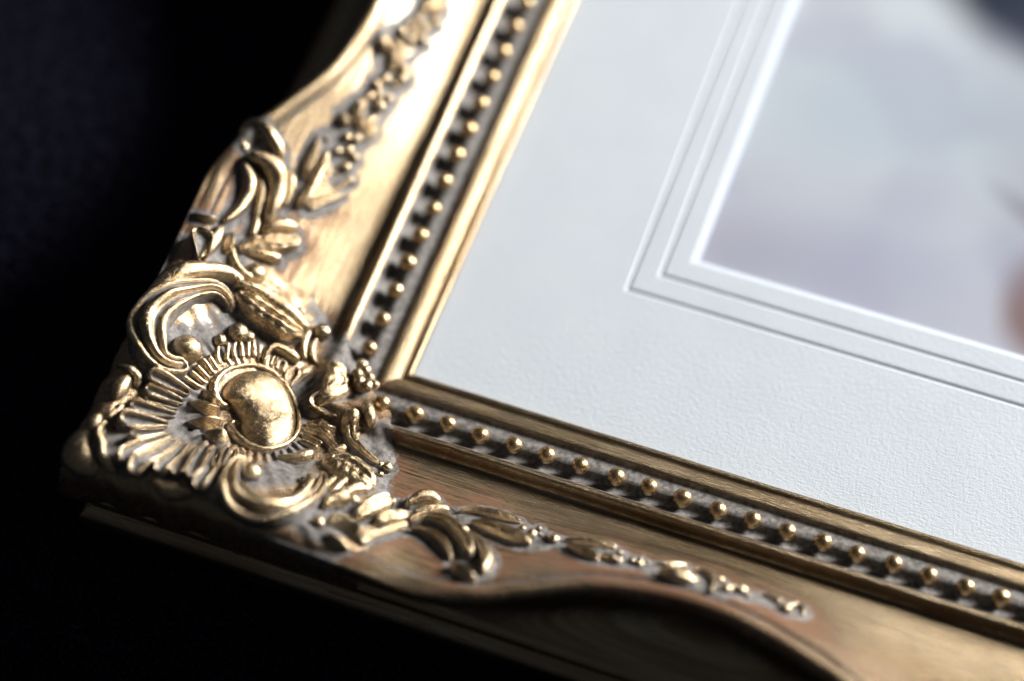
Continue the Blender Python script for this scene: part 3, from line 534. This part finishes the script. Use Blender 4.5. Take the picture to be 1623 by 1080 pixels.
# ------------------------------------------------------------------ rails
IN_D = [.60, .30, 0.00, 0.00, .03, .10, .18, .24, .28, .32, .36, .42, .50, .62, .72, .78, .82, .87, .93, 1.02, 1.12, 1.20, 1.28, 1.36, 1.43, 1.49, 1.55, 1.62, 1.70, 1.78, 1.86, 1.94, 2.02, 2.10, 2.18, 2.25, 2.30, 2.34, 2.38, 2.42]
IN_Z = [.18, .18, .18, .26, .35, .385, .37, .33, .33, .43, .465, .49, .53, .565, .57, .55, .50, .47, .47, .50, .54, .57, .58, .565, .52, .47, .44, .435, .47, .55, .66, .80, .95, 1.03, 1.04, .99, .90, .80, .73, .70]
def rail_mesh(name, axis):
    ind = np.array(IN_D); inz = np.array(IN_Z)
    q = np.arange(len(ind)); qq = np.linspace(0, len(ind) - 1, 3 * len(ind)); ind = np.interp(qq, q, ind); inz = np.interp(qq, q, inz)
    sm = np.r_[np.arange(0, 1.0, 1 / 300) ** 1.0]; L = 30.0
    T = np.linspace(0.01, 1, 64)
    cols = []
    for d, z in zip(ind, inz): cols.append(lambda s, d=d, z=z: (np.full_like(s, d), np.full_like(s, z), 'in'))
    def sc(t): return lambda s: (D0 + t * (rim_d(s) - 0.68 - D0), Z0 + (rim_z(s) - 0.20 - Z0) * scoop(t), 'scoop')
    for t in T: cols.append(sc(t))
    for dd, dz in ((-.64, -.215), (-.60, -.235), (-.57, -.225), (-.54, -.17), (-.49, -.08), (-.43, -.01), (-.36, .04), (-.28, .065), (-.20, .06), (-.13, .025), (-.06, -.035), (.0, -.13), (.03, -.24), (.03, -.36), (.01, -.48)):
        cols.append(lambda s, dd=dd, dz=dz: (rim_d(s) + dd, rim_z(s) + (dz if dd > -.08 else dz * np.interp(s, [2.5, 4.5], [.3, 1]) - .12 * np.interp(s, [2.5, 4.5], [1, 0])), 'rim'))
    for t in np.linspace(0.06, 1, 14):
        cols.append(lambda s, t=t: ((rim_d(s) + .01) * (1 - t) + 6.72 * t - 0.35 * np.sin(t * math.pi), (rim_z(s) - .48) * (1 - t) + 1.02 * t, 'wall'))
    for d, z in ((6.76, .98), (6.90, .95), (6.96, .88), (6.97, .76), (6.93, .62), (6.97, .56), (7.10, .50), (7.24, .36), (7.31, .16), (7.31, 0), (7.3, -.5), (5.5, -.5), (1.5, -.5), (1.5, .17), (.60, .17)):
        cols.append(lambda s, d=d, z=z: (np.full_like(s, d), np.full_like(s, z), 'base'))
    ns = 340; kk = np.linspace(0, 1, ns); V = []; UV = []; W = []; Bo = []
    for f in cols:
        s = kk * 24 - 7.4; s = np.r_[s, np.arange(17.2, L, 0.6)]
        d, z, zone = f(s)
        # mitre: start every line of the profile at s = -d
        s2 = np.maximum(s, -7.4); s2 = -d + (s2 + 7.4) * (L + d) / (L + 7.4)
        d2, z2, _ = f(s2); 
        k0 = np.searchsorted(s2, -2.0)
        # near the mitre the rim distance varies slowly, so keep the line on the diagonal
        s2[0] = -d2[0]
        wob = 0.006 * np.sin(s2 * 1.1 + d2 * 3) + 0.004 * np.sin(s2 * 3.3 + d2 * 4)
        if zone in ('in', 'rim'): z2 = z2 + wob
        P = np.stack([s2, -d2, z2], 1) if axis == 'x' else np.stack([-d2, s2, z2], 1)
        V.append(P); UV.append(np.stack([s2, d2 + z2 * 0.7 + (50 if axis == 'y' else 0)], 1))
        w = np.zeros(len(s2)); bo = np.full(len(s2), 0.15)
        if zone == 'in':
            w += np.interp(d2, [.72, .78, .84, 1.3, 1.37, 1.44, 1.9, 1.98, 2.04], [0, .5, 1, 1, .7, 1, 1, .6, 0])
            bo += np.interp(d2, [.2, .3, .4, .8, 2.1, 2.2, 2.32, 2.4], [0, .35, .15, 0, 0, .2, .5, .3])
        if zone == 'rim' and True: w += 0.75 * np.exp(-((d2 - rim_d(s2) + .60) / .06) ** 2); 
        if zone == 'base': w *= 0; bo = bo + 0.25
        if zone in ('scoop', 'rim', 'in') and np.median(d2) > 1.6:
            for i in range(len(s2)):
                if s2[i] < 16:
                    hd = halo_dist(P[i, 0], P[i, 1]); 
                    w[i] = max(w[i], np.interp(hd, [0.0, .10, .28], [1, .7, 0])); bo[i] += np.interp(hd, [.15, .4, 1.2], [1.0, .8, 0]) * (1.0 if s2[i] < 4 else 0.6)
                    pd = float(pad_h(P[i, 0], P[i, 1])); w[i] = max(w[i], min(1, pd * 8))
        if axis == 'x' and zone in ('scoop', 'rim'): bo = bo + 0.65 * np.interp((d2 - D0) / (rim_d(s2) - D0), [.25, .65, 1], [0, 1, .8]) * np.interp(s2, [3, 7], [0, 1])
        W.append(w); Bo.append(bo)
    nS = len(V[0]); V = np.array(V).reshape(-1, 3)
    F = grid_faces(len(cols), nS)
    if axis == 'y': F = [f[::-1] for f in F]
    return mesh(name, V, F, M_RAIL, dict(wash=np.array(W).ravel(), bole=np.array(Bo).ravel()), uv=np.array(UV).reshape(-1, 2))
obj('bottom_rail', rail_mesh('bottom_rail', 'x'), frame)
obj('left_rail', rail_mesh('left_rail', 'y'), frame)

# ------------------------------------------------------------------ beads
def bead_mesh():
    nu, nv = 22, 28; th = np.linspace(0, math.pi, nu); ph = np.linspace(0, 2 * math.pi, nv, endpoint=False)
    S = np.stack([np.sin(th)[:, None] * np.cos(ph), np.sin(th)[:, None] * np.sin(ph), np.repeat(np.cos(th)[:, None], nv, 1)], -1) * 0.260
    S[..., 2] *= 1.04
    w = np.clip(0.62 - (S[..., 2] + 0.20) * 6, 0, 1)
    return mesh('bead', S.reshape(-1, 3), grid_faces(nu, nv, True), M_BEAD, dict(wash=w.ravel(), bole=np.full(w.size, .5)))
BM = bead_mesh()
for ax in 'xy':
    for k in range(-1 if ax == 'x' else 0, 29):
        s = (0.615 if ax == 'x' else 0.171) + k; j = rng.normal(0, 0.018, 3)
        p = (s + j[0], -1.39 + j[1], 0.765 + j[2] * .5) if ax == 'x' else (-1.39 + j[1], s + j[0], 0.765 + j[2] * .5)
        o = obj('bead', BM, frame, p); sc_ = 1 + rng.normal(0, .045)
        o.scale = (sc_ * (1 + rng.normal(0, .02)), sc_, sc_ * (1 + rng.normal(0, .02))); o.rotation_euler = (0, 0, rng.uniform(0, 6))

# ------------------------------------------------------------------ mat board
mt = NT('mat_card')
pos = mt.scale(mt.n('ShaderNodeNewGeometry').outputs['Position'], (1 / U, 1 / U, 1 / U))
weave = mt.math('ADD', mt.math('MULTIPLY', mt.noise(mt.scale(pos, (0.7, 2.0, 1)), 8.0, 2, 0.5), 0.55), mt.math('MULTIPLY', mt.noise(mt.scale(pos, (2.4, 0.8, 1)), 6.5, 2, 0.5), 0.45)); fine = mt.noise(pos, 26.0, 2, 0.6)
hgt = mt.math('ADD', mt.math('MULTIPLY', weave, 0.75), mt.math('MULTIPLY', fine, 0.25))
cc = mt.mix(mt.step(mt.noise(pos, 0.5, 3), 0.3, 0.7), (0.765, 0.815, 0.865, 1), (0.795, 0.84, 0.89, 1))
mt.surf(mt.bsdf(Base_Color=cc, Roughness=0.8, Specular_IOR_Level=0.15, Normal=mt.bump(hgt, 0.031 * U, 0.7)))
bv = NT('mat_core'); bv.surf(bv.bsdf(Base_Color=(0.52, 0.56, 0.62, 1), Roughness=0.8, Specular_IOR_Level=0.2))
WX, WY = 26.0, 34.0
def ring(m, z, x1=30.0, y1=38.0): return [(m, m, z), (x1 - m, m, z), (x1 - m, y1 - m, z), (m, y1 - m, z)]
def mat_mesh():
    g2, g1, m = 4.858, 5.632, 6.353
    pr = [(-.9, -.17), (-.9, 0)]
    for g in (g2, g1): pr += [(g - .085, 0), (g - .055, -.012), (g - .01, -.06), (g + .01, -.06), (g + .055, -.012), (g + .085, 0)]
    pr += [(m - .03, 0), (m - .005, -.012), (m + .17, -.13), (m + .17, -.17)]
    V = [v for a, z in pr for v in ring(a, z)]; F = grid_faces(len(pr), 4, True); F = [f[::-1] for f in F]
    me = mesh('mat_board', V, F, mt.m, smooth=False); me.materials.append(bv.m)
    for p in me.polygons:
        if p.index >= (len(pr) - 3) * 4: p.material_index = 1
    return me
mat_o = obj('mat_board', mat_mesh())
tag(mat_o, 'pale blue-white textured card surround with two thin grooves near the picture', 'mount card')

# ------------------------------------------------------------------ print (its own soft-focus picture)
pm = NT('printed_photograph')
P2 = pm.scale(pm.n('ShaderNodeNewGeometry').outputs['Position'], (1 / U, 1 / U, 0))
wv = pm.n('ShaderNodeTexNoise'); pm.put(wv.inputs['Vector'], P2); wv.inputs['Scale'].default_value = 0.25
def blob(c, rx, ry, ang, inner, outer):
    sub = pm.n('ShaderNodeVectorMath', operation='SUBTRACT'); pm.put(sub.inputs[0], P2); sub.inputs[1].default_value = (c[0], c[1], 0)
    mp = pm.n('ShaderNodeMapping', vector_type='TEXTURE'); pm.put(mp.inputs['Vector'], sub.outputs[0])
    mp.inputs['Rotation'].default_value = (0, 0, ang); mp.inputs['Scale'].default_value = (rx, ry, 1)
    ln = pm.n('ShaderNodeVectorMath', operation='LENGTH'); pm.put(ln.inputs[0], mp.outputs[0])
    d = pm.math('ADD', ln.outputs['Value'], pm.math('MULTIPLY', pm.math('SUBTRACT', wv.outputs['Fac'], 0.5), 0.3))
    return pm.step(d, outer, inner)
grad = pm.n('ShaderNodeSeparateXYZ'); pm.put(grad.inputs[0], P2)
gy_ = pm.math('ADD', grad.outputs[1], pm.math('MULTIPLY', pm.noise(P2, 0.16, 0), 4.0))
c0 = pm.mix(pm.step(gy_, 8.0, 15.0), (0.56, 0.57, 0.65, 1), (0.68, 0.73, 0.78, 1))
c0 = pm.mix(pm.math('MULTIPLY', pm.step(pm.noise(P2, 0.30, 1, 0.3), 0.42, 0.68), 0.5), c0, (0.45, 0.44, 0.56, 1))
BLOBS = [((0.022, 0.03, 0.055), (13.6, 19.71), 4.6, 3.2, -0.5, 0.55, 1.2, 1.0), ((0.27, 0.17, 0.16), (16.76, 8.19), 1.9, 2.5, 0.2, 0.45, 1.05, 0.95), ((0.18, 0.1, 0.12), (15.54, 11.16), 1.6, 0.45, -0.5, 0.0, 1.6, 0.45), ((0.2, 0.22, 0.3), (14.87, 13.83), 3.0, 6.0, 0.3, 0.2, 1.2, 0.35), ((0.36, 0.34, 0.43), (7.48, 7.39), 3.0, 1.2, 0.0, 0.1, 1.5, 0.3), ((0.5, 0.58, 0.66), (10.22, 13.48), 4.5, 3.0, 0.3, 0.1, 1.3, 0.6), ((0.46, 0.47, 0.6), (11.7, 8.26), 4.5, 2.0, 0.3, 0.1, 1.3, 0.6)]
for col, c, rx, ry, ang, i_, o_, am in BLOBS:
    c0 = pm.mix(pm.math('MULTIPLY', blob(c, rx, ry, ang, i_, o_), am), c0, col + (1,))
pm.surf(pm.bsdf(Base_Color=c0, Roughness=0.45, Specular_IOR_Level=0.3))
V = [v for v in ring(5.6, -.172)]
V += [(x, y, -.20) for x, y, z in V]
pr_o = obj('photographic_print', mesh('photographic_print', V, [(0, 1, 2, 3), (7, 6, 5, 4), (0, 4, 5, 1), (1, 5, 6, 2), (2, 6, 7, 3), (3, 7, 4, 0)], pm.m, smooth=False))
tag(pr_o, 'soft-focus lilac grey photographic print showing through the mat window', 'photograph')

# ------------------------------------------------------------------ glass pane
gl = NT('picture_glass')
fr = gl.n('ShaderNodeFresnel', IOR=1.45); mx = gl.n('ShaderNodeMixShader'); tr = gl.n('ShaderNodeBsdfTransparent'); gs = gl.n('ShaderNodeBsdfGlossy')
gs.inputs['Roughness'].default_value = 0.02; tr.inputs[0].default_value = (0.99, 0.995, 1.0, 1)
bf = gl.n('ShaderNodeNewGeometry').outputs['Backfacing']; gl.put(mx.inputs[0], gl.math('MULTIPLY', fr.outputs[0], gl.math('SUBTRACT', 1.0, bf))); gl.put(mx.inputs[1], tr.outputs[0]); gl.put(mx.inputs[2], gs.outputs[0]); gl.surf(mx.outputs[0])
V = [v for v in ring(-.8, .06)] + [v for v in ring(-.8, .13)]
g_o = obj('glass_pane', mesh('glass_pane', V, [(3, 2, 1, 0), (4, 5, 6, 7), (0, 1, 5, 4), (1, 2, 6, 5), (2, 3, 7, 6), (3, 0, 4, 7)], gl.m, smooth=False))
tag(g_o, 'clear flat glass pane lying over the mat board inside the gold frame', 'glass pane')

# ------------------------------------------------------------------ black cloth
cl = NT('black_cloth')
pos = cl.scale(cl.n('ShaderNodeNewGeometry').outputs['Position'], (1 / U, 1 / U, 1 / U))
nz = cl.noise(pos, 2.2, 4, 0.7); nz2 = cl.noise(pos, 9.0, 3, 0.7)
cb = cl.mix(cl.step(nz2, 0.45, 0.75), (0.003, 0.003, 0.006, 1), (0.038, 0.038, 0.075, 1))
cl.surf(cl.bsdf(Base_Color=cb, Roughness=0.95, Specular_IOR_Level=0.05, Normal=cl.bump(nz, 0.25 * U, 1.0)))
gx = np.linspace(-90, 110, 160); gy = np.linspace(-90, 110, 160); X, Y = np.meshgrid(gx, gy, indexing='ij')
Z = -0.56 + 0.0 * X; far = np.clip((np.hypot(np.clip(np.maximum(-8 - X, X - 38), 0, None), np.clip(np.maximum(-8 - Y, Y - 46), 0, None))) / 6, 0, 1)
Z += far * (0.25 * np.sin(X * 0.35 + np.sin(Y * 0.2)) + 0.15 * np.sin(Y * 0.6 + X * 0.1) - 0.3)
tag(obj('cloth', mesh('cloth', np.stack([X, Y, Z], -1).reshape(-1, 3), grid_faces(160, 160), cl.m)), kind='structure')
